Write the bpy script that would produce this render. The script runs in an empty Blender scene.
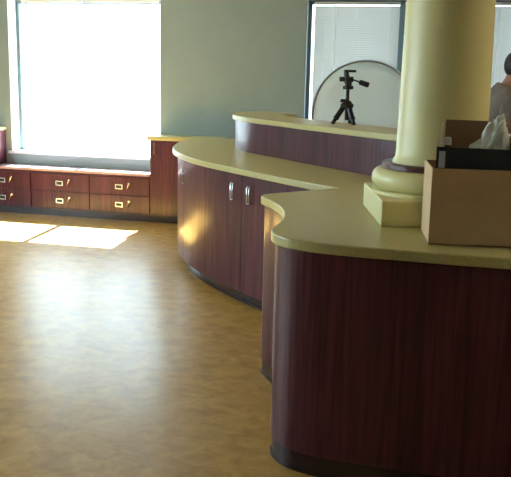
import bpy, bmesh, math, random
from mathutils import Vector, Matrix, noise
R = math.radians
S = bpy.context.scene
COL = S.collection
random.seed(4)

# ------------------------------------------------------------------ materials
def nodes(name):
    m = bpy.data.materials.new(name); m.use_nodes = True
    nt = m.node_tree
    return m, nt, nt.nodes['Principled BSDF']
def setp(b, **k):
    for a, v in k.items():
        b.inputs[a.replace('_', ' ')].default_value = v
def c4(c): return (c[0], c[1], c[2], 1)
def plain(name, c, rough=.5, metal=0, coat=0, coat_r=.1, spec=.5, vary=.06, scale=14):
    """base colour with a faint mottling so nothing is perfectly flat"""
    m, nt, b = nodes(name)
    tc = nt.nodes.new('ShaderNodeTexCoord'); n = nt.nodes.new('ShaderNodeTexNoise'); r = nt.nodes.new('ShaderNodeValToRGB')
    n.inputs['Scale'].default_value = scale; n.inputs['Detail'].default_value = 4
    nt.links.new(tc.outputs['Object'], n.inputs['Vector']); nt.links.new(n.outputs['Fac'], r.inputs['Fac'])
    r.color_ramp.elements[0].position = .3; r.color_ramp.elements[1].position = .7
    r.color_ramp.elements[0].color = c4([max(0, x*(1-vary)) for x in c]); r.color_ramp.elements[1].color = c4([min(1, x*(1+vary)) for x in c])
    nt.links.new(r.outputs['Color'], b.inputs['Base Color'])
    setp(b, Roughness=rough, Metallic=metal, Coat_Weight=coat, Coat_Roughness=coat_r, Specular_IOR_Level=spec)
    return m
def laminate(name, dark, light, rough=.46, coat=.48, coat_r=.18):
    """reddish wood-print laminate: fine streaks running up the panel"""
    m, nt, b = nodes(name)
    tc = nt.nodes.new('ShaderNodeTexCoord'); mp = nt.nodes.new('ShaderNodeMapping')
    mp.inputs['Scale'].default_value = (55, 55, 2.2)
    n = nt.nodes.new('ShaderNodeTexNoise'); n.inputs['Scale'].default_value = 1.0; n.inputs['Detail'].default_value = 5; n.inputs['Roughness'].default_value = .6
    mp2 = nt.nodes.new('ShaderNodeMapping'); mp2.inputs['Scale'].default_value = (9, 9, .7)
    n2 = nt.nodes.new('ShaderNodeTexNoise'); n2.inputs['Scale'].default_value = 1.0; n2.inputs['Detail'].default_value = 3
    mx = nt.nodes.new('ShaderNodeMath'); mx.operation = 'MULTIPLY_ADD'; mx.inputs[1].default_value = .62
    m2 = nt.nodes.new('ShaderNodeMath'); m2.operation = 'MULTIPLY'; m2.inputs[1].default_value = .38
    r = nt.nodes.new('ShaderNodeValToRGB')
    r.color_ramp.elements[0].position = .36; r.color_ramp.elements[1].position = .64
    r.color_ramp.elements[0].color = c4(dark); r.color_ramp.elements[1].color = c4(light)
    L = nt.links.new
    L(tc.outputs['Object'], mp.inputs['Vector']); L(mp.outputs[0], n.inputs['Vector'])
    L(tc.outputs['Object'], mp2.inputs['Vector']); L(mp2.outputs[0], n2.inputs['Vector'])
    L(n2.outputs['Fac'], m2.inputs[0]); L(n.outputs['Fac'], mx.inputs[0]); L(m2.outputs[0], mx.inputs[2])
    L(mx.outputs[0], r.inputs['Fac']); L(r.outputs['Color'], b.inputs['Base Color'])
    setp(b, Roughness=rough, Coat_Weight=coat, Coat_Roughness=coat_r, Specular_IOR_Level=.15)
    return m
def floor_mat():
    """marbled amber linoleum under a worn glossy wax, with sheet seams"""
    m, nt, b = nodes('marbled_linoleum')
    L = nt.links.new; N = nt.nodes.new
    tc = N('ShaderNodeTexCoord'); mp = N('ShaderNodeMapping'); mp.inputs['Scale'].default_value = (1, 1.3, 1); mp.inputs['Rotation'].default_value = (0, 0, R(-20))
    n = N('ShaderNodeTexNoise'); n.inputs['Scale'].default_value = 8.5; n.inputs['Detail'].default_value = 8; n.inputs['Roughness'].default_value = .66; n.inputs['Distortion'].default_value = .7
    r = N('ShaderNodeValToRGB'); e = r.color_ramp.elements
    e[0].position = .30; e[0].color = (.34, .168, .020, 1); e[1].position = .72; e[1].color = (.62, .36, .078, 1)
    k = e.new(.50); k.color = (.47, .262, .050, 1)
    L(tc.outputs['Object'], mp.inputs['Vector']); L(mp.outputs[0], n.inputs['Vector']); L(n.outputs['Fac'], r.inputs['Fac'])
    # pale seam where two sheets of linoleum meet
    L(r.outputs['Color'], b.inputs['Base Color'])
    n3 = N('ShaderNodeTexNoise'); n3.inputs['Scale'].default_value = 2.2; n3.inputs['Detail'].default_value = 6; n3.inputs['Distortion'].default_value = .8
    mr = N('ShaderNodeMapRange'); mr.inputs['From Min'].default_value = .3; mr.inputs['From Max'].default_value = .7; mr.inputs['To Min'].default_value = .44; mr.inputs['To Max'].default_value = .54
    L(mp.outputs[0], n3.inputs['Vector']); L(n3.outputs['Fac'], mr.inputs['Value']); L(mr.outputs[0], b.inputs['Roughness'])
    bp = N('ShaderNodeBump'); bp.inputs['Strength'].default_value = .06; bp.inputs['Distance'].default_value = .01
    n4 = N('ShaderNodeTexNoise'); n4.inputs['Scale'].default_value = 16; n4.inputs['Detail'].default_value = 4; n4.inputs['Distortion'].default_value = 1.2
    L(mp.outputs[0], n4.inputs['Vector']); L(n4.outputs['Fac'], bp.inputs['Height']); L(bp.outputs[0], b.inputs['Normal'])
    setp(b, Specular_IOR_Level=.20, Coat_Weight=.55, Coat_Roughness=.23, Coat_IOR=1.3)
    return m
def speckle(name, c, rough=.38):
    m, nt, b = nodes(name)
    tc = nt.nodes.new('ShaderNodeTexCoord'); n = nt.nodes.new('ShaderNodeTexNoise'); n.inputs['Scale'].default_value = 160; n.inputs['Detail'].default_value = 2
    r = nt.nodes.new('ShaderNodeValToRGB')
    r.color_ramp.elements[0].position = .35; r.color_ramp.elements[1].position = .65
    r.color_ramp.elements[0].color = c4([x*.86 for x in c]); r.color_ramp.elements[1].color = c4([x*1.1 for x in c])
    nt.links.new(tc.outputs['Object'], n.inputs['Vector']); nt.links.new(n.outputs['Fac'], r.inputs['Fac']); nt.links.new(r.outputs['Color'], b.inputs['Base Color'])
    setp(b, Roughness=rough)
    return m
def thin(name, c, trans=.5):
    """thin sheet that lets part of the light through (blind slats, fabric)"""
    m = bpy.data.materials.new(name); m.use_nodes = True; nt = m.node_tree
    nt.nodes.remove(nt.nodes['Principled BSDF']); out = nt.nodes['Material Output']
    d = nt.nodes.new('ShaderNodeBsdfDiffuse'); t = nt.nodes.new('ShaderNodeBsdfTranslucent'); mx = nt.nodes.new('ShaderNodeMixShader')
    d.inputs['Color'].default_value = c4(c); t.inputs['Color'].default_value = c4(c); mx.inputs['Fac'].default_value = trans
    nt.links.new(d.outputs[0], mx.inputs[1]); nt.links.new(t.outputs[0], mx.inputs[2]); nt.links.new(mx.outputs[0], out.inputs['Surface'])
    return m
def glass_mat():
    m = bpy.data.materials.new('window_glass'); m.use_nodes = True; nt = m.node_tree
    nt.nodes.remove(nt.nodes['Principled BSDF']); out = nt.nodes['Material Output']
    t = nt.nodes.new('ShaderNodeBsdfTransparent'); g = nt.nodes.new('ShaderNodeBsdfGlossy'); mx = nt.nodes.new('ShaderNodeMixShader')
    t.inputs['Color'].default_value = (.93, .96, .95, 1); g.inputs['Roughness'].default_value = .02; mx.inputs['Fac'].default_value = .06
    nt.links.new(t.outputs[0], mx.inputs[1]); nt.links.new(g.outputs[0], mx.inputs[2]); nt.links.new(mx.outputs[0], out.inputs['Surface'])
    return m

M = dict(
    wall=plain('painted_plaster', (.265, .335, .318), .7, vary=.03, scale=5),
    ceil=plain('ceiling_paint', (.62, .62, .58), .85, vary=.02),
    floor=floor_mat(),
    wood=laminate('mahogany_laminate', (.042, .0090, .0160), (.122, .032, .047)),
    wood_sheen=laminate('laminate_window_sheen', (.40, .26, .29), (.55, .40, .42), rough=.25),  # same wood laminate, the window's grazing reflection put into its pale colour
    kick=plain('black_vinyl_base', (.030, .016, .020), .25, coat=.3),
    top=speckle('khaki_solid_surface', (.52, .455, .18)),
    cream=plain('cream_paint', (.76, .70, .34), .38, vary=.03, scale=6),
    collar=plain('wine_ring', (.10, .035, .035), .3, coat=.4),
    frame=plain('grey_green_frame', (.10, .15, .165), .4, vary=.02),
    reveal=plain('grey_blue_reveal', (.22, .27, .29), .5, vary=.02),
    white=plain('white_paint', (.80, .80, .78), .45, vary=.02),
    rail=plain('blind_rail', (.62, .62, .60), .4, vary=.02),
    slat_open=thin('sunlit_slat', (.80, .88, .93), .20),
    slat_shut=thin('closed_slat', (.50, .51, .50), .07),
    glass=glass_mat(),
    metal=plain('satin_nickel', (.70, .70, .70), .25, metal=1, vary=.03),
    dark=plain('dark_recess', (.012, .010, .010), .5),
    black=plain('black_plastic', (.010, .011, .013), .42),
    blackm=plain('black_anodised', (.016, .017, .020), .3, metal=.3),
    grip=plain('black_rubber', (.012, .012, .012), .7),
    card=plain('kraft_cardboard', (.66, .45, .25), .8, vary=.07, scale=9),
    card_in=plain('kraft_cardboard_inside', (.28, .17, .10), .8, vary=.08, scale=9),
    card_pale=plain('pale_cardboard', (.50, .46, .36), .75, vary=.04),
    label=plain('paper_label', (.55, .60, .60), .6),
    bag=None, cloth=thin('white_diffuser_cloth', (.79, .84, .82), .35),
    rim=plain('grey_rim_tape', (.28, .29, .28), .5),
    skin=plain('skin', (.42, .20, .14), .5, vary=.05),
    lip=plain('lips', (.30, .10, .09), .45),
    hair=plain('dark_hair', (.012, .009, .008), .55, vary=.2, scale=60),
    shirt=plain('taupe_shirt_cloth', (.17, .135, .11), .85, vary=.12, scale=24),
    trousers=plain('dark_trousers_cloth', (.03, .032, .045), .85),
    shoe=plain('black_leather', (.015, .013, .012), .4),
    concrete=plain('pale_concrete', (.20, .20, .19), .9),
    eave=plain('soffit_paint', (.35, .36, .35), .8),
    cap=plain('white_cap', (.7, .7, .7), .4),
)
def bag_mat():
    m, nt, b = nodes('crumpled_plastic')
    setp(b, Roughness=.28, Base_Color=(.78, .78, .72, 1), Specular_IOR_Level=.6, Coat_Weight=.3)
    return m
M['bag'] = bag_mat()

# ------------------------------------------------------------------ helpers
def link(o, parent=None):
    COL.objects.link(o)
    if parent is not None: o.parent = parent
    return o
def thing(name, label, cat, loc=(0, 0, 0), rz=0, group=None):
    o = bpy.data.objects.new(name, None); o.empty_display_size = .1
    o.location = loc; o.rotation_euler = (0, 0, rz)
    o['label'] = label; o['category'] = cat
    if group: o['group'] = group
    return link(o)
def tag(o, label, cat, group=None):
    o['label'] = label; o['category'] = cat
    if group: o['group'] = group
    return o
def obj(name, bm, mat, parent=None, smooth=False, bevel=0, label=None, world=None, seg=2):
    """one mesh object; world = root location to subtract when bm is in room coordinates"""
    if world is not None: bmesh.ops.translate(bm, verts=bm.verts, vec=-Vector(world))
    bmesh.ops.recalc_face_normals(bm, faces=bm.faces)
    me = bpy.data.meshes.new(name); bm.to_mesh(me); bm.free()
    mats = mat if isinstance(mat, (list, tuple)) else [mat]
    for x in mats: me.materials.append(x)
    o = bpy.data.objects.new(name, me)
    if smooth:
        for p in me.polygons: p.use_smooth = True
        if smooth != 'all':
            for e in me.edges: pass
            me.set_sharp_from_angle(angle=R(35))
    if bevel:
        md = o.modifiers.new('bevel', 'BEVEL'); md.width = bevel; md.segments = seg; md.limit_method = 'ANGLE'; md.angle_limit = R(40)
    if label: o['label'] = label
    return link(o, parent)
def struct(o): o['kind'] = 'structure'; return o
def B(): return bmesh.new()
def box(bm, x0, x1, y0, y1, z0, z1, mi=0):
    v = [bm.verts.new((x, y, z)) for z in (z0, z1) for y in (y0, y1) for x in (x0, x1)]
    for f in ((0, 1, 3, 2), (4, 5, 7, 6), (0, 1, 5, 4), (2, 3, 7, 6), (0, 2, 6, 4), (1, 3, 7, 5)):
        bm.faces.new([v[i] for i in f]).material_index = mi
    return v
def prism(bm, pts, z0, z1):
    a = [bm.verts.new((p[0], p[1], z0)) for p in pts]; b = [bm.verts.new((p[0], p[1], z1)) for p in pts]
    n = len(pts)
    bm.faces.new(a); bm.faces.new(b)
    for i in range(n): bm.faces.new((a[i], a[(i+1) % n], b[(i+1) % n], b[i]))
def tube(bm, pts, r, n=10, caps=True, mi=0):
    pts = [Vector(p) for p in pts]; rs = r if isinstance(r, (list, tuple)) else [r]*len(pts)
    rings = []; side = None
    for i, p in enumerate(pts):
        t = (pts[min(i+1, len(pts)-1)] - pts[max(i-1, 0)]).normalized()
        if side is None:
            side = t.cross(Vector((0, 0, 1)) if abs(t.z) < .9 else Vector((1, 0, 0))).normalized()
        else:
            side = (side - t*side.dot(t)).normalized()
        up = t.cross(side)
        rings.append([bm.verts.new(p + (side*math.cos(2*math.pi*k/n) + up*math.sin(2*math.pi*k/n))*rs[i]) for k in range(n)])
    for a, b in zip(rings, rings[1:]):
        for k in range(n): bm.faces.new((a[k], a[(k+1) % n], b[(k+1) % n], b[k])).material_index = mi
    if caps:
        bm.faces.new(rings[0]).material_index = mi; bm.faces.new(rings[-1]).material_index = mi
def lathe(bm, prof, n=64, cx=0, cy=0, caps=True):
    rings = [[bm.verts.new((cx + r*math.cos(2*math.pi*k/n), cy + r*math.sin(2*math.pi*k/n), z)) for k in range(n)] for r, z in prof]
    for a, b in zip(rings, rings[1:]):
        for k in range(n): bm.faces.new((a[k], a[(k+1) % n], b[(k+1) % n], b[k]))
    if caps: bm.faces.new(rings[0]); bm.faces.new(rings[-1])
def spline(pts, step=8):
    """Catmull-Rom through the points"""
    P = [Vector((p[0], p[1])) for p in pts]; P = [P[0]*2-P[1]] + P + [P[-1]*2-P[-2]]
    out = []
    for i in range(1, len(P)-2):
        a, b, c, d = P[i-1:i+3]
        for k in range(step):
            t = k/step
            out.append(.5*((2*b) + (c-a)*t + (2*a-5*b+4*c-d)*t*t + (3*b-a-3*c+d)*t**3))
    out.append(P[-2]); return out
def offset(pts, d):
    """shift an open chain sideways; positive = to the left of the walking direction"""
    out = []
    for i, p in enumerate(pts):
        t = (pts[min(i+1, len(pts)-1)] - pts[max(i-1, 0)]).normalized()
        out.append(p + Vector((-t.y, t.x))*d)
    return out
def arclen(pts):
    s = [0]
    for a, b in zip(pts, pts[1:]): s.append(s[-1] + (b-a).length)
    return s
def cut(pts, s0, s1):
    s = arclen(pts); out = []
    def at(x):
        for i in range(len(s)-1):
            if s[i] <= x <= s[i+1]: return pts[i].lerp(pts[i+1], (x-s[i])/max(1e-9, s[i+1]-s[i]))
        return pts[-1]
    out.append(at(s0)); out += [p for p, x in zip(pts, s) if s0+1e-4 < x < s1-1e-4]; out.append(at(s1))
    return out

# ------------------------------------------------------------------ the room
WY = 8.50            # inner face of the window wall
CEIL = 2.78
X0, X1, Y0 = -6.6, 4.2, -3.2
bm = B(); box(bm, X0-.2, X1+.2, Y0-.2, WY+.25, -.12, 0); struct(obj('floor', bm, M['floor']))
bm = B(); box(bm, X0-.2, X1+.2, Y0-.2, WY+.25, CEIL, CEIL+.12); struct(obj('ceiling', bm, M['ceil']))
W1 = (-5.0, -3.205, .655, 2.345)     # x0, x1, z0, z1 of the openings
W2 = (-1.64, 1.02, .655, 2.335)
W3 = (1.5, 5.7, .70, 2.50)            # y0, y1 on the left wall
def pierced(axis, lo, hi, n0, n1, holes):
    """wall slab with window openings cut out of it"""
    bm = B()
    def bx(a0, a1, z0, z1):
        if a1-a0 < 1e-6 or z1-z0 < 1e-6: return
        if axis == 'x': box(bm, a0, a1, n0, n1, z0, z1)
        else: box(bm, n0, n1, a0, a1, z0, z1)
    cur = lo
    for h in holes:
        bx(cur, h[0], 0, CEIL); bx(h[0], h[1], 0, h[2]); bx(h[0], h[1], h[3], CEIL); cur = h[1]
    bx(cur, hi, 0, CEIL)
    return bm
struct(obj('wall_back', pierced('x', X0-.2, X1+.2, WY, WY+.25, [W1, W2]), M['wall']))
struct(obj('wall_left', pierced('y', Y0-.2, WY, X0-.2, X0, [W3]), M['wall']))
bm = B(); box(bm, X1, X1+.2, Y0-.2, WY, 0, CEIL); struct(obj('wall_right', bm, M['wall']))
bm = B(); box(bm, X0, X1, Y0-.2, Y0, 0, CEIL); struct(obj('wall_front', bm, M['wall']))
bm = B(); box(bm, X0+.001, X0+.016, Y0, WY-.6, 0, .10); struct(obj('baseboard_left', bm, M['kick']))
bm = B(); box(bm, -60, 60, WY+.25, 90, -.4, -.3); struct(obj('ground', bm, M['concrete']))
bm = B(); box(bm, -30, X0-.2, -30, WY+.25, -.4, -.3); struct(obj('ground', bm, M['concrete']))
# eave over the window wall: it shades the upper half of the panes
bm = B(); box(bm, X0-1, X1+1, WY+.25, WY+1.25, 3.05, 3.25); struct(obj('shade_roof', bm, M['eave']))

def window(name, W, mull, sill_out, fy=WY+.165, reveal=None):
    x0, x1, z0, z1 = W; t = .045
    root = bpy.data.objects.new(name, None); root.location = ((x0+x1)/2, WY, z0); link(root); root['kind'] = 'structure'
    w = root.location
    bm = B(); y0, y1 = fy, fy+.06
    box(bm, x0, x0+t, y0, y1, z0, z1); box(bm, x1-t, x1, y0, y1, z0, z1)
    box(bm, x0+t, x1-t, y0, y1, z1-t, z1); box(bm, x0+t, x1-t, y0, y1, z0, z0+t)
    for m in mull: box(bm, m-.032, m+.032, y0, y1, z0+t, z1-t)
    obj('frame', bm, M['frame'], root, world=w, bevel=.004)
    ed = [x0+t] + [v for m in mull for v in (m-.032, m+.032)] + [x1-t]
    for a, b in zip(ed[::2], ed[1::2]):
        bm = B(); box(bm, a-.005, b+.005, fy+.026, fy+.032, z0+t-.005, z1-t+.005); obj('pane', bm, M['glass'], root, world=w)
    bm = B(); box(bm, x0, x1, WY-.002, fy, z0-.001, z0+.018); box(bm, x0-.03, x1+.03, WY-sill_out, WY, z0-.012, z0+.018)
    obj('sill', bm, M['white'], root, world=w, bevel=.005)
    bm = B()   # white plaster reveals
    box(bm, x0, x0+.006, WY, fy, z0+.018, z1); box(bm, x1-.006, x1, WY, fy, z0+.018, z1); box(bm, x0+.006, x1-.006, WY, fy, z1-.006, z1)
    obj('reveal', bm, reveal or M['white'], root, world=w)
    return root
window('window_1', W1, [-4.12], .035)
window('window_2', W2, [-.69, .135], .13, fy=WY+.055, reveal=M['reveal'])
# window on the left wall, outside the photograph: the light that rakes in from the left
y0, y1, z0, z1 = W3
root = bpy.data.objects.new('window_3', None); root.location = (X0, (y0+y1)/2, z0); link(root); root['kind'] = 'structure'
bm = B()
for a in (y0, y0+1.38, y0+2.77, y1-.05): box(bm, X0-.16, X0-.10, a, a+.05, z0, z1)
box(bm, X0-.16, X0-.10, y0, y1, z0, z0+.05); box(bm, X0-.16, X0-.10, y0, y1, z1-.05, z1)
obj('frame', bm, M['frame'], root, world=root.location)
bm = B(); box(bm, X0-.135, X0-.129, y0+.02, y1-.02, z0+.02, z1-.02); obj('pane', bm, M['glass'], root, world=root.location)

def blind(x0, x1, ztop, zbot, tilt, mat, label, group, wand_x, y=WY+.075):
    """venetian blind: headrail, slats (one mesh), bottom rail, wand"""
    cx = (x0+x1)/2; rt = thing('window_blind', label, 'window blind', (cx, y, zbot), 0, group); w = rt.location
    bm = B(); box(bm, x0, x1, y-.014, y+.014, ztop-.03, ztop); obj('headrail', bm, M['rail'], rt, world=w, bevel=.003)
    bm = B(); pitch, hw = .0225, .0128; z = ztop-.03-.02
    while z > zbot+.03:
        rows = []
        for k in (-1, -.33, .33, 1):
            u, v = k*hw, (1-k*k)*.0009
            yy = u*math.cos(tilt) - v*math.sin(tilt); zz = u*math.sin(tilt) + v*math.cos(tilt)
            rows.append((bm.verts.new((x0+.004, y+yy, z+zz)), bm.verts.new((x1-.004, y+yy, z+zz))))
        for a, b in zip(rows, rows[1:]): bm.faces.new((a[0], a[1], b[1], b[0]))
        z -= pitch
    obj('slats', bm, mat, rt, smooth='all', world=w)
    bm = B(); box(bm, x0, x1, y-.012, y+.012, zbot, zbot+.016); obj('bottom_rail', bm, M['rail'], rt, world=w, bevel=.003)
    bm = B()
    for f in (.12, .5, .88):
        xx = x0+(x1-x0)*f; box(bm, xx-.0012, xx+.0012, y-.0155, y-.0145, zbot+.01, ztop-.03)
    obj('ladder_cord', bm, M['white'], rt, world=w)
    bm = B(); tube(bm, [(wand_x, y-.022, ztop-.02), (wand_x, y-.024, zbot+.55)], .0045, 8); obj('wand', bm, M['white'], rt, smooth=True, world=w)
g1 = 'open blinds of the big sunlit window'
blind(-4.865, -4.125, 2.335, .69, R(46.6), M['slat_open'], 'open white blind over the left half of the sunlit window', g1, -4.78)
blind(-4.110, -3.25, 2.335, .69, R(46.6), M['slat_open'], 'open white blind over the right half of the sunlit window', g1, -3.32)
g2 = 'closed blinds of the wide window'
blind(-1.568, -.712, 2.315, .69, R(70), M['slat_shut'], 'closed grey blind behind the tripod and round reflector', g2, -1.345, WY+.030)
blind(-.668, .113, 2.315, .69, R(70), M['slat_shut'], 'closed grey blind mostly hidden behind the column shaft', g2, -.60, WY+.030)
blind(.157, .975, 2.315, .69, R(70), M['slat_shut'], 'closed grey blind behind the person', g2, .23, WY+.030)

# unseen canopy, added in front of the wide window to keep the sun off it
bm = B(); box(bm, -2.55, 2.2, WY+1.25, WY+3.6, 2.95, 3.12); struct(obj('shade_roof', bm, M['eave']))

# ------------------------------------------------------------------ low drawer cabinets under the window
FY = 8.22
def drawer_cabinet(x, label):
    rt = thing('drawer_cabinet', label, 'cabinet', (x, FY, 0), 0, 'low drawer cabinets under the window')
    W = .70
    bm = B(); box(bm, .001, W-.001, .018, WY-FY-.003, .085, .495); obj('body', bm, M['wood'], rt)
    bm = B(); box(bm, .001, W-.001, .045, .065, 0, .085); obj('toe_kick', bm, M['kick'], rt)
    for z0, z1 in ((.285, .470), (.092, .277)):
        bm = B(); box(bm, .005, W-.005, 0, .018, z0, z1); d = obj('drawer', bm, M['wood'], rt, bevel=.002)
        cx, cz = .348, (z0+z1)/2-.008
        bm = B(); a, b, t = .043, .026, .0105
        for q in ((-a, a, b-t, b), (-a, a, -b, -b+t), (-a, -a+t, -b+t, b-t), (a-t, a, -b+t, b-t)):
            box(bm, cx+q[0], cx+q[1], -.009, 0, cz+q[2], cz+q[3], 0)
        box(bm, cx-a+t, cx+a-t, -.0015, 0, cz-b+t, cz+b-t, 1)
        obj('pull', bm, [M['metal'], M['dark']], d)
        lx, lz = cx+.118, cz+.036
        bm = B(); tube(bm, [(lx, 0, lz), (lx, -.012, lz)], .013, 14)
        box(bm, lx-.003, lx+.003, -.030, -.012, lz-.010, lz+.006)
        tube(bm, [(lx, -.024, lz-.006), (lx-.008, -.022, lz-.028), (lx-.020, -.020, lz-.052)], [.008, .007, .004], 8)
        obj('key_lock', bm, M['metal'], d)
    return rt
def copy_tree(o, parent=None):
    c = o.copy(); COL.objects.link(c); c.parent = parent
    for ch in [k for k in bpy.data.objects if k.parent == o]: copy_tree(ch, c)
    return c
dc = drawer_cabinet(-3.92, 'low two-drawer cabinet next to the taller end cabinet')
for i, lab in ((1, 'low two-drawer cabinet under the middle of the sunlit window, second from the end cabinet'),
               (2, 'low two-drawer cabinet at the left edge of the photo, third from the end cabinet')):
    c = copy_tree(dc); c.location.x = -3.92-.70*i; c['label'] = lab
bm = B(); box(bm, -5.34, -3.222, FY-.018, WY-.002, .496, .526)
tag(obj('cabinet_top', bm, M['wood_sheen'], bevel=.005), 'long glossy top, window sheen in its pale colour, running over the low drawer cabinets', 'worktop')
def d_handle(bm, cx, cz, h=.10, proj=.030, r=.0048):
    """wire pull standing off a front at y = 0"""
    tube(bm, [(cx, 0, cz-h/2), (cx, -proj*.8, cz-h/2), (cx, -proj, cz-h/2+.010), (cx, -proj, cz+h/2-.010), (cx, -proj*.8, cz+h/2), (cx, 0, cz+h/2)], r, 8)
rt = thing('end_cabinet', 'taller single-door cabinet at the right end of the low drawers', 'cabinet', (-3.22, FY, 0))
W = .76
bm = B(); box(bm, .001, W, .018, WY-FY-.003, .085, .882); obj('body', bm, M['wood'], rt)
bm = B(); box(bm, .001, W, .045, .065, 0, .085); obj('toe_kick', bm, M['kick'], rt)
bm = B(); box(bm, .004, W-.004, 0, .018, .092, .875); d = obj('door', bm, M['wood'], rt, bevel=.002)
bm = B(); d_handle(bm, .060, .80, .115); obj('handle', bm, M['metal'], d, smooth=True)
bm = B(); box(bm, -.025, W+.01, -.020, WY-FY-.003, .883, .925); obj('top', bm, M['top'], rt, bevel=.006)
rt = thing('wall_cabinet', 'small dark cabinet with a pale top at the far left edge', 'cabinet', (-5.405, 8.26, .527))
bm = B(); box(bm, 0, .335, 0, .235, 0, .378); obj('body', bm, M['wood'], rt)
bm = B(); box(bm, -.01, .347, -.012, .235, .379, .412); obj('top', bm, M['top'], rt, bevel=.004)

# ------------------------------------------------------------------ the curved reception counter
ZT, TH = .97, .043
far_pts = [(-1.70, 7.79), (-2.20, 7.79), (-2.38, 7.765), (-2.50, 7.68), (-2.555, 7.50), (-2.535, 7.22), (-2.46, 6.87), (-2.355, 6.53), (-2.20, 6.22),
           (-2.02, 5.945), (-1.865, 5.755), (-1.725, 5.605), (-1.59, 5.475), (-1.27, 5.17), (-.98, 4.905), (-.68, 4.665)]
near_pts = [(-.68, 4.665), (-.80, 4.525), (-.93, 4.370), (-1.005, 4.270), (-1.020, 4.195), (-.985, 4.125), (-.905, 3.995), (-.832, 3.835), (-.782, 3.665), (-.758, 3.50),
            (-.757, 3.34), (-.740, 3.235), (-.685, 3.150), (-.600, 3.095), (-.46, 3.062), (-.20, 3.047), (.3, 3.040), (1.75, 3.040)]
far = spline(far_pts, 8); near = spline(near_pts, 8)
# the raised ledge follows the far curve on the other side of the worktop
ledge_pts = [(-1.86, 7.60), (-1.955, 7.38), (-1.968, 7.14), (-1.925, 6.90), (-1.83, 6.70), (-1.70, 6.50), (-1.535, 6.315), (-1.34, 6.12), (-1.14, 5.90), (-.92, 5.68), (-.575, 5.33), (-.2, 4.97), (.3, 4.56), (.9, 4.20), (1.75, 3.95)]
led = spline(ledge_pts, 8)
led_back = offset(led, .40)
inner = [p for p in reversed(offset(led, .20)) if p.y < 7.5]
# continuous worktop
outline = far + near[1:] + inner
bm = B(); prism(bm, outline, ZT-TH, ZT)
tag(obj('counter_worktop', bm, M['top'], bevel=.007, seg=3), 'long curved khaki countertop carrying the column and the cardboard box', 'countertop')

def prism_between(bm, a, b, z0, z1): prism(bm, list(a) + list(reversed(b)), z0, z1)
# cabinets under the far curve; s runs along the front of the cabinets
front = offset(far, .045)
def curved_cabinet(label, s0, s1, doors, filler=None):
    fr = cut(front, s0+.001, s1-.001); mid = fr[len(fr)//2]
    rt = thing('curved_cabinet', label, 'cabinet', (mid.x, mid.y, 0), 0, 'curved cabinets under the far counter'); w = rt.location
    bm = B(); prism_between(bm, offset(fr, .020), offset(fr, .34), .10, ZT-TH-.002); obj('body', bm, M['wood'], rt, world=w)
    bm = B(); prism_between(bm, offset(fr, .085), offset(fr, .105), .003, .10)
    ft = offset(fr, .070); fb = offset(fr, .085); prism_between(bm, ft, fb, 0, .018)
    obj('toe_kick', bm, M['kick'], rt, world=w, smooth=True)
    if filler:
        seg = cut(front, filler[0]+.003, filler[1]); bm = B(); prism_between(bm, seg, offset(seg, .019), .105, ZT-TH-.002); obj('filler_panel', bm, M['wood'], rt, world=w, smooth=True)
    for a, b, hs in doors:
        seg = cut(front, a+.003, b-.003)
        bm = B(); prism_between(bm, seg, offset(seg, .019), .105, ZT-TH-.012)
        d = obj('door', bm, M['wood'], rt, world=w, smooth=True)
        if hs is not None:
            p = cut(front, hs, hs+.01); t = (p[-1]-p[0]).normalized(); n = Vector((t.y, -t.x))
            bm = B(); d_handle(bm, 0, .80, .115, .032, .005)
            # a wire loop: second, shorter bar closes the rectangle seen in the picture
            d_handle(bm, .026, .80, .115, .032, .0035)
            tube(bm, [(0, -.032, .7425), (.026, -.032, .7425)], .004, 8)
            mt = Matrix(((t.x, -n.x, 0, p[0].x), (t.y, -n.y, 0, p[0].y), (0, 0, 1, 0), (0, 0, 0, 1)))
            bmesh.ops.transform(bm, matrix=mt, verts=bm.verts)
            obj('handle', bm, M['metal'], d, smooth=True, world=w)
SEAM_A, SEAM_B = 2.836, 3.375
dw = SEAM_B-SEAM_A
curved_cabinet('curved cabinet at the rounded far end, its seam by the pale glint', SEAM_A-3*dw, SEAM_A-dw, [(SEAM_A-3*dw, SEAM_A-2*dw, None), (SEAM_A-2*dw, SEAM_A-dw, None)])
curved_cabinet('single-door curved cabinet nearest the end cabinet, glint down its door', SEAM_A-dw, SEAM_A, [(SEAM_A-dw, SEAM_A, SEAM_A-dw+.085)])
curved_cabinet('two-door curved cabinet with paired handles beside the near counter', SEAM_A, 4.42, [(SEAM_A, SEAM_B, SEAM_B-.10), (SEAM_B, SEAM_B+dw, SEAM_B+.115)], (SEAM_B+dw, 4.42))

# base of the near counter: one wine laminate skin on a black vinyl foot
rt = thing('reception_counter', 'dark wine laminate base of the near counter, bulging at its left end', 'counter', (.2, 3.8, 0)); w = rt.location
pn = offset(near, .020)[6:]
back = [Vector((1.74, 3.75)), Vector((-.50, 4.45))]
bm = B(); prism(bm, pn + back, .085, ZT-TH-.001); obj('panel', bm, M['wood'], rt, world=w, smooth=True)
kn = offset(near, .026)[6:]; kf = offset(near, .019)[6:]
bm = B(); prism(bm, kn + back, .012, .086)
obj('toe_kick', bm, M['kick'], rt, world=w, smooth=True)
bm = B(); prism_between(bm, kf, kn, 0, .013); obj('cove_base', bm, M['kick'], rt, world=w, smooth=True)

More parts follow.
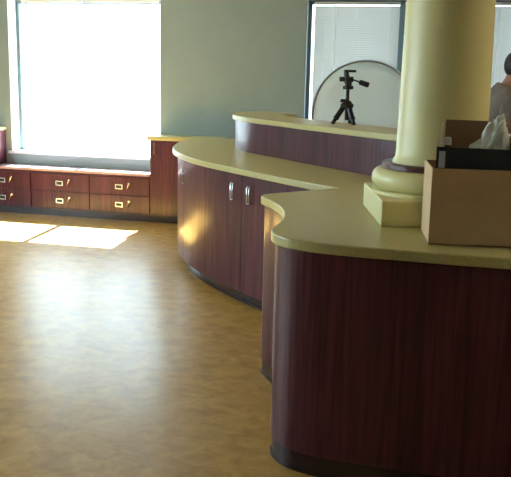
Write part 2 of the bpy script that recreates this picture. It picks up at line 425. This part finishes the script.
# raised ledge
rt = thing('raised_ledge', 'raised curved wine-coloured transaction ledge with a khaki cap', 'counter', (-1.2, 6.2, ZT)); w = rt.location
bm = B(); prism_between(bm, led, offset(led, .10), ZT, 1.209); obj('panel', bm, M['wood'], rt, world=w, smooth=True)
bm = B(); prism_between(bm, offset(led, -.022), led_back, 1.210, 1.251); obj('ledge_cap', bm, M['top'], rt, world=w, bevel=.006)
bm = B(); prism_between(bm, offset(led, .12), offset(led, .19), 0, ZT-TH-.002)
o = obj('modesty_panel', bm, M['wood'], smooth=True); tag(o, 'wine laminate back panel carrying the counter behind the ledge', 'panel')

# ------------------------------------------------------------------ column
CX, CY = -.106, 3.862
rt = thing('column', 'round cream column on a square plinth standing on the countertop', 'column', (CX, CY, ZT+.001), R(14))
bm = B(); h = .302; box(bm, -h, h, -h, h, 0, .112); obj('plinth', bm, M['cream'], rt, bevel=.006)
bm = B(); lathe(bm, [(.300, .112), (.300, .124), (.296, .128)] + [(.262+.044*math.cos(a), .176+.046*math.sin(a)) for a in [R(x) for x in range(-75, 91, 11)]] + [(.25, .223)])
obj('torus_base', bm, M['cream'], rt, smooth=True)
bm = B(); lathe(bm, [(.258, .220), (.261, .224), (.261, .242), (.255, .248), (.228, .249), (.214, .247)]); obj('collar', bm, M['collar'], rt, smooth=True)
bm = B()
prof = [(.216, .246), (.214, .256), (.204, .270), (.201, .30)] + [(.201-.026*(t**1.2), .30+t*1.505) for t in [i/12 for i in range(1, 13)]]
lathe(bm, prof, 80); obj('shaft', bm, M['cream'], rt, smooth=True)

# ------------------------------------------------------------------ cardboard box and what is in it
BX, BY, BR = -.113, 3.187, R(8)
BW, BD, BH, TK = .40, .325, .292, .005
rt = thing('cardboard_box', 'open brown cardboard box with raised flaps in front of the column', 'box', (BX, BY, ZT+.001), BR)
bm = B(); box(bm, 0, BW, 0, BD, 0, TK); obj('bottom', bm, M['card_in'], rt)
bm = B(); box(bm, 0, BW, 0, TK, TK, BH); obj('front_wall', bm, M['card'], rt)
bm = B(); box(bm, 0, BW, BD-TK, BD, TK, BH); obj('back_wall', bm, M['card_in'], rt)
bm = B(); box(bm, 0, TK, TK, BD-TK, TK, BH); obj('side_wall', bm, M['card'], rt)
bm = B(); box(bm, BW-TK, BW, TK, BD-TK, TK, BH); obj('side_wall', bm, M['card'], rt)
bxm = Matrix.Translation((BX, BY, ZT+.001)) @ Matrix.Rotation(BR, 4, 'Z')
def inbox(x, y, z): return bxm @ Vector((x, y, z))
# a second open carton stands inside the first: black printed front, pale sides rising to a tall brown back
p = inbox(.018, .074, .006)
rt = thing('carton', 'open carton with black front and pale sides standing in the brown box', 'carton', p, R(-3))
CW, CD, ZF, ZB = .310, .212, .362, .456
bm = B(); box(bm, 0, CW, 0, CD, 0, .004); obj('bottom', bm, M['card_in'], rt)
bm = B(); box(bm, 0, CW, 0, .005, .004, ZF); fr_ = obj('front_panel', bm, M['black'], rt, label='black printed front panel')
bm = B(); box(bm, .010, .034, -.0012, 0, .282, .346); obj('paper_label', bm, M['label'], fr_, label='pale paper label at the corner')
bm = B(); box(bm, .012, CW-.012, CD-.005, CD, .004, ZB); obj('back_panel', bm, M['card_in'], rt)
for xa in (0, CW-.005):
    bm = B(); q = [(.005, .004), (CD, .004), (CD, ZB), (CD-.07, ZB-.030), (.005, ZF)]
    a = [bm.verts.new((xa, y, z)) for y, z in q]; b = [bm.verts.new((xa+.005, y, z)) for y, z in q]
    bm.faces.new(a); bm.faces.new(b)
    for k in range(5): bm.faces.new((a[k], a[(k+1) % 5], b[(k+1) % 5], b[k]))
    obj('side_panel', bm, M['card_pale'], rt, label='pale side panel rising to the back')
# crumpled bag
bm = B(); bmesh.ops.create_icosphere(bm, subdivisions=5, radius=1)
for v in bm.verts:
    c = v.co.copy()
    d = noise.fractal(c*1.6+Vector((3, 1, 7)), .9, 2.1, 3)*.16 + abs(noise.noise(c*3.4+Vector((5, 2, 1))))*.30 + abs(noise.noise(c*7.5))*.13 - .14
    k = 1+d
    zz = c.z
    top = max(0, zz)
    v.co = Vector((c.x*.112*k*(1-.50*top) + .035*top, c.y*.056*k, (zz+1)*.238*(1+.25*d) if zz > -1 else 0))
zmin = min(v.co.z for v in bm.verts)
bmesh.ops.translate(bm, verts=bm.verts, vec=(0, 0, -zmin))
p = inbox(.224, .165, .011)
o = obj('plastic_bag', bm, M['bag'], smooth='all'); o.location = p; o.rotation_euler = (0, 0, BR)
tag(o, 'crumpled pale plastic bag sticking up out of the cardboard box', 'bag')
p = inbox(.068, .150, .011)
rt = thing('small_bottle', 'small dark bottle with a white cap left of the crumpled bag', 'bottle', p)
bm = B(); lathe(bm, [(.020, 0), (.022, .004), (.022, .30), (.018, .335), (.011, .352), (.011, .360)], 20); obj('bottle_body', bm, M['black'], rt, smooth=True)
bm = B(); lathe(bm, [(.013, .359), (.0135, .364), (.0125, .386), (.008, .390)], 16); obj('bottle_cap', bm, M['cap'], rt, smooth=True)

# ------------------------------------------------------------------ tripod on the ledge
TX, TY, TZ = -.845, 6.02, 1.2515
rt = thing('tripod', 'small black camera tripod with a pan handle standing on the ledge', 'tripod', (TX, TY, TZ), R(14))
def leg(ax, ay):
    top = Vector((ax*.024, ay*.024, .128)); foot = Vector((ax*.098, ay*.098, .010)); d = (foot-top)
    bm = B(); tube(bm, [top, top+d*.72], [.0195, .0190], 10); l = obj('leg', bm, M['blackm'], rt, smooth=True)
    bm = B(); tube(bm, [top+d*.70, top+d*.96], 0.0140, 10); obj('lower_section', bm, M['blackm'], l, smooth=True)
    bm = B(); tube(bm, [top+d*.66, top+d*.76], .0215, 12); obj('leg_lock', bm, M['black'], l, smooth=True)
    bm = B(); lathe(bm, [(.010, 0), (.015, .004), (.015, .012), (.010, .020)], 12, foot.x, foot.y); obj('rubber_foot', bm, M['grip'], l, smooth=True)
for a in (188, 296, 68): leg(math.cos(R(a)), math.sin(R(a)))
bm = B(); lathe(bm, [(.030, .112), (.044, .120), (.048, .142), (.034, .152), (.024, .168)], 20); obj('shoulder', bm, M['black'], rt, smooth=True)
bm = B(); tube(bm, [(-.040, 0, .168), (-.040, 0, .156)], .012, 10); tube(bm, [(0, -.01, .169), (-.048, -.012, .169)], .011, 10); obj('collar_knob', bm, M['black'], rt, smooth=True)
bm = B(); tube(bm, [(0, 0, .03), (0, 0, .150), (0, 0, .250)], .0135, 14); obj('center_column', bm, M['blackm'], rt, smooth=True)
bm = B(); lathe(bm, [(.020, .246), (.031, .250), (.031, .268), (.022, .276)], 18); tube(bm, [(-.034, 0, .259), (.038, 0, .262)], .013, 10); obj('pan_base', bm, M['black'], rt, smooth=True)
bm = B(); tube(bm, [(.006, 0, .272), (-.002, 0, .300), (-.012, 0, .340), (-.016, 0, .372)], [.024, .026, .020, .017], 14)
tube(bm, [(-.062, 0, .318), (-.030, 0, .320)], .017, 12); tube(bm, [(-.03, 0, .320), (.036, 0, .318)], .020, 12); obj('pan_head', bm, M['black'], rt, smooth=True)
bm = B(); tube(bm, [(.030, 0, .318), (.085, -.008, .300)], .0055, 8); h = obj('pan_handle', bm, M['blackm'], rt, smooth=True)
bm = B(); tube(bm, [(.078, -.007, .302), (.086, -.008, .3), (.142, -.016, .282), (.148, -.017, .280)], [.012, .018, .019, .013], 12); obj('grip', bm, M['grip'], h, smooth=True)
bm = B(); box(bm, -.032, .052, -.026, .026, .368, .386); obj('camera_plate', bm, M['black'], rt, bevel=.004)

# ------------------------------------------------------------------ round reflector leaning in the window
RX, RY, RZ, RR = -1.005, WY-.100, .674, .530
rt = thing('round_reflector', 'large round white cloth reflector with a grey rim leaning in the window', 'reflector', (RX, RY, RZ), 0)
rt.rotation_euler = (R(-3.2), 0, 0)
n = 72
bm = B()
ring = [[bm.verts.new((RR*f*math.cos(2*math.pi*k/n), -.012*(1-f*f)+noise.noise(Vector((math.cos(2*math.pi*k/n)*f*2, math.sin(2*math.pi*k/n)*f*2, 0)))*.004, RR+.012+RR*f*math.sin(2*math.pi*k/n))) for k in range(n)] for f in (.08, .3, .55, .8, .985)]
for a, b in zip(ring, ring[1:]):
    for k in range(n): bm.faces.new((a[k], a[(k+1) % n], b[(k+1) % n], b[k]))
bm.faces.new(ring[0])
ret = bmesh.ops.extrude_face_region(bm, geom=bm.faces[:]); bmesh.ops.translate(bm, verts=[v for v in ret['geom'] if isinstance(v, bmesh.types.BMVert)], vec=(0, .003, 0))
obj('cloth', bm, M['cloth'], rt, smooth='all')
bm = B(); tube(bm, [(RR*math.cos(2*math.pi*k/n), 0, RR+.012+RR*math.sin(2*math.pi*k/n)) for k in range(n+1)], .0115, 10, caps=False); obj('rim', bm, M['rim'], rt, smooth=True)

# ------------------------------------------------------------------ person behind the counter, facing right
def skin_mesh(verts, edges, radii, root=0, sub=2):
    """grow a continuous surface over a jointed skeleton and return it as a bmesh"""
    me = bpy.data.meshes.new('skeleton'); me.from_pydata([Vector(v) for v in verts], edges, [])
    o = bpy.data.objects.new('skeleton', me); COL.objects.link(o)
    md = o.modifiers.new('skin', 'SKIN'); md.use_smooth_shade = True
    for i, r in enumerate(radii):
        sv = me.skin_vertices[0].data[i]; sv.radius = r if isinstance(r, tuple) else (r, r); sv.use_root = (i == root)
    sb = o.modifiers.new('sub', 'SUBSURF'); sb.levels = sub; sb.render_levels = sub
    dg = bpy.context.evaluated_depsgraph_get(); dg.update()
    ev = bpy.data.meshes.new_from_object(o.evaluated_get(dg))
    bm = B(); bm.from_mesh(ev)
    bpy.data.objects.remove(o); bpy.data.meshes.remove(me); bpy.data.meshes.remove(ev)
    return bm
class Sk:
    def __init__(s): s.v, s.e, s.r = [], [], []
    def add(s, p, r, to=None):
        s.v.append(p); s.r.append(r); i = len(s.v)-1
        if to is not None: s.e.append((to, i))
        return i
    def chain(s, start, pts):
        for p, r in pts: start = s.add(p, r, start)
        return start
def person(loc, rz):
    """+x is where the figure faces; leaning forward a little, arms bent to the work in front"""
    k = Sk()
    pel = k.add((0, 0, .96), (.15, .12))
    sp = k.chain(pel, [((.02, 0, 1.10), (.14, .115)), ((.05, 0, 1.26), (.15, .12)), ((.075, 0, 1.42), (.155, .115))])
    nk = k.chain(sp, [((.095, 0, 1.515), (.075, .075)), ((.118, 0, 1.540), (.066, .068)), ((.140, 0, 1.575), (.066, .068))])
    hd = k.chain(nk, [((.176, 0, 1.615), (.078, .090)), ((.184, 0, 1.675), (.083, .102)), ((.182, 0, 1.732), (.062, .078))])
    arms = {}
    for s in (1, -1):
        sh = k.chain(sp, [((.080, s*.175, 1.445), .066)])
        el = k.chain(sh, [((.085, s*.215, 1.32), .052), ((.095, s*.240, 1.165), .043)])
        wr = k.chain(el, [((.20, s*.225, 1.110), .040), ((.325, s*.185, 1.075), .028)])
        pa = k.chain(wr, [((.375, s*.172, 1.068), (.026, .034)), ((.405, s*.165, 1.062), (.024, .036))])
        lens = (.060, .072, .066, .050)
        for q, L in enumerate(lens):
            yy = s*(.165+(q-1.5)*.0205); a = k.chain(pa, [((.420, yy, 1.058), .0095)])
            k.chain(a, [((.420+L*.5, yy, 1.054), .0088), ((.420+L*.85, yy, 1.036), .0080), ((.420+L, yy, 1.018), .0068)])
        k.chain(wr, [((.358, s*.138, 1.060), .0125), ((.388, s*.118, 1.048), .0100), ((.408, s*.112, 1.034), .0082)])
        hp = k.chain(pel, [((-.005, s*.095, .90), .095)])
        kn = k.chain(hp, [((.005, s*.100, .70), .080), ((.010, s*.105, .50), .058)])
        an = k.chain(kn, [((-.012, s*.108, .30), .056), ((-.025, s*.110, .095), .038)])
        k.chain(an, [((.02, s*.113, .05), .036), ((.13, s*.118, .032), .028)])
    bm = skin_mesh(k.v, k.e, k.r, pel, 3)
    # face: nose, brow, chin, ears pushed out of the head; eye sockets pressed in
    for v in bm.verts:
        c = v.co
        if c.z > 1.53:
            def pull(p, rad, d):
                q = (c-Vector(p)).length
                if q < rad: v.co += Vector(d)*(1-q/rad)**2*2.2
            pull((.268, 0, 1.640), .030, (.013, 0, -.002)); pull((.285, 0, 1.628), .022, (.009, 0, -.002))      # nose
            pull((.262, 0, 1.566), .034, (.006, 0, 0)); pull((.276, 0, 1.590), .012, (-.003, 0, 0))         # chin, mouth line
            for s in (1, -1):
                pull((.268, s*.033, 1.662), .022, (-.006, 0, 0)); pull((.172, s*.086, 1.645), .028, (-.003, s*.010, .002))
    body = obj('person', bm, M['skin'], smooth='all')
    body.location = loc; body.rotation_euler = (0, 0, rz)
    tag(body, 'person in a taupe shirt with dark hair standing behind the counter', 'person')
    # hair
    bm = B(); bmesh.ops.create_icosphere(bm, subdivisions=4, radius=1)
    for v in bm.verts:
        c = v.co.copy(); f = 1+.05*noise.noise(c*7)
        v.co = Vector((.166+c.x*.094*f, c.y*.092*f, 1.686+c.z*.098*f))
    for v in bm.verts:
        if v.co.x > .205 and v.co.z < 1.722: v.co.x = .205-(1.722-v.co.z)*.25
        if v.co.z < 1.592: v.co.z = 1.592
    obj('hair', bm, M['hair'], body, smooth='all')
    for s in (1, -1):
        bm = B(); bmesh.ops.create_uvsphere(bm, u_segments=14, v_segments=10, radius=.0115)
        for f in bm.faces: f.material_index = 1 if f.calc_center_median().x > .0085 else 0
        bmesh.ops.translate(bm, verts=bm.verts, vec=(.2500, s*.033, 1.662)); obj('eye', bm, [M['cap'], M['hair']], body, smooth='all')
        bm = B(); tube(bm, [(.246, s*.014, 1.684), (.250, s*.032, 1.688), (.238, s*.050, 1.682)], [.003, .0045, .002], 8); obj('eyebrow', bm, M['hair'], body, smooth='all')
    hit = min((v for v in body.data.vertices if abs(v.co.z-1.588) < .012 and abs(v.co.y) < .02), key=lambda v: -v.co.x).co.x
    bm = B(); tube(bm, [(hit-.012, -.024, 1.587), (hit-.001, -.010, 1.589), (hit, 0, 1.588), (hit-.001, .010, 1.589), (hit-.012, .024, 1.587)], [.002, .005, .0055, .005, .002], 8); obj('mouth', bm, M['lip'], body, smooth='all')
    def garment(name, planes, grow, mat):
        bm = B(); bm.from_mesh(body.data); bm.normal_update()
        for v in bm.verts: v.co += v.normal*grow
        for co_, no in planes:
            bmesh.ops.bisect_plane(bm, geom=bm.verts[:]+bm.edges[:]+bm.faces[:], plane_co=co_, plane_no=no, clear_outer=True)
        for _ in range(2): bmesh.ops.smooth_vert(bm, verts=[v for v in bm.verts if not v.is_boundary], factor=.4, use_axis_x=True, use_axis_y=True, use_axis_z=True)
        for v in bm.verts: v.co += v.normal*(.004*noise.noise(v.co*9))
        g = obj(name, bm, mat, body, smooth='all')
        md = g.modifiers.new('cloth_thickness', 'SOLIDIFY'); md.thickness = .004; md.offset = 1
    garment('shirt', [((.10, 0, 1.548), (.42, 0, .90)), ((.298, 0, 1.1), (1, 0, 0)), ((0, 0, .90), (0, 0, -1))], .017, M['shirt'])
    garment('trousers', [((0, 0, .985), (0, 0, 1)), ((0, 0, .085), (0, 0, -1)), ((.19, 0, .6), (1, 0, 0))], .010, M['trousers'])
    for s in (1, -1):
        k = Sk(); a = k.add((-.055, s*.112, .048), (.044, .044)); k.chain(a, [((.02, s*.114, .055), (.050, .052)), ((.11, s*.118, .038), (.046, .034)), ((.175, s*.121, .032), (.036, .026))])
        bm = skin_mesh(k.v, k.e, k.r, a); z = min(v.co.z for v in bm.verts); bmesh.ops.translate(bm, verts=bm.verts, vec=(0, 0, .001-z))
        obj('shoe', bm, M['shoe'], body, smooth='all')
person((.134, 5.55, 0), R(14))

# ------------------------------------------------------------------ light
def lamp_mat(c, e):
    m, nt, b = nodes('lit_diffuser'); setp(b, Base_Color=c4(c), Emission_Color=c4(c), Emission_Strength=e); return m
M['fill_lamp'] = lamp_mat((1, .84, .62), 5.5)
for x, y, lab in ((1.75, 3.9, 'unseen square fill light added above the near counter'), (1.9, 5.9, 'unseen square fill light added above the person')):  # unseen warm fill, added to brighten the column and counter
    rt = thing('fill_light', lab, 'fill light', (x, y, CEIL), 0, 'added square fill lights')
    bm = B(); a, t = .32, .03
    box(bm, -a, a, -a, -a+t, -.04, 0); box(bm, -a, a, a-t, a, -.04, 0); box(bm, -a, -a+t, -a+t, a-t, -.04, 0); box(bm, a-t, a, -a+t, a-t, -.04, 0)
    obj('frame', bm, M['white'], rt)
    bm = B(); box(bm, -a+t, a-t, -a+t, a-t, -.03, -.002); obj('diffuser', bm, M['fill_lamp'], rt)
w = bpy.data.worlds.new('sky'); S.world = w; w.use_nodes = True
bg = w.node_tree.nodes['Background']; bg.inputs['Color'].default_value = (.68, .86, 1.0, 1); bg.inputs['Strength'].default_value = 4.2
sun = bpy.data.lights.new('sun', 'SUN'); sun.energy = 48; sun.angle = R(.6); sun.color = (.90, .95, 1)
so = bpy.data.objects.new('sun', sun); link(so); so.location = (-6, 20, 15)
so.rotation_euler = Vector((.10, -1, -1.06)).to_track_quat('-Z', 'Y').to_euler()

# ------------------------------------------------------------------ camera
F = 830.0
pitch, yaw, roll = math.atan(165.5/F), R(14.0), .023
fw = Vector((-math.sin(yaw)*math.cos(pitch), math.cos(yaw)*math.cos(pitch), -math.sin(pitch)))
rt_ = Vector((math.cos(yaw), math.sin(yaw), 0)); up = rt_.cross(fw)
r2 = rt_*math.cos(roll)+up*math.sin(roll); u2 = -rt_*math.sin(roll)+up*math.cos(roll)
cam = bpy.data.cameras.new('camera'); cam.sensor_width = 36; cam.lens = F/511*36; cam.clip_start = .05; cam.clip_end = 200
co = bpy.data.objects.new('camera', cam); link(co)
co.matrix_world = Matrix(((r2.x, u2.x, -fw.x, 0), (r2.y, u2.y, -fw.y, 0), (r2.z, u2.z, -fw.z, 1.6), (0, 0, 0, 1)))
S.camera = co
S.view_settings.view_transform = 'Standard'; S.view_settings.look = 'None'; S.view_settings.gamma = 1; S.view_settings.use_curve_mapping = False
S.view_settings.exposure = 1.92
S.cycles.use_denoising = True
S.cycles.max_bounces = 12; S.cycles.diffuse_bounces = 6; S.cycles.transparent_max_bounces = 12
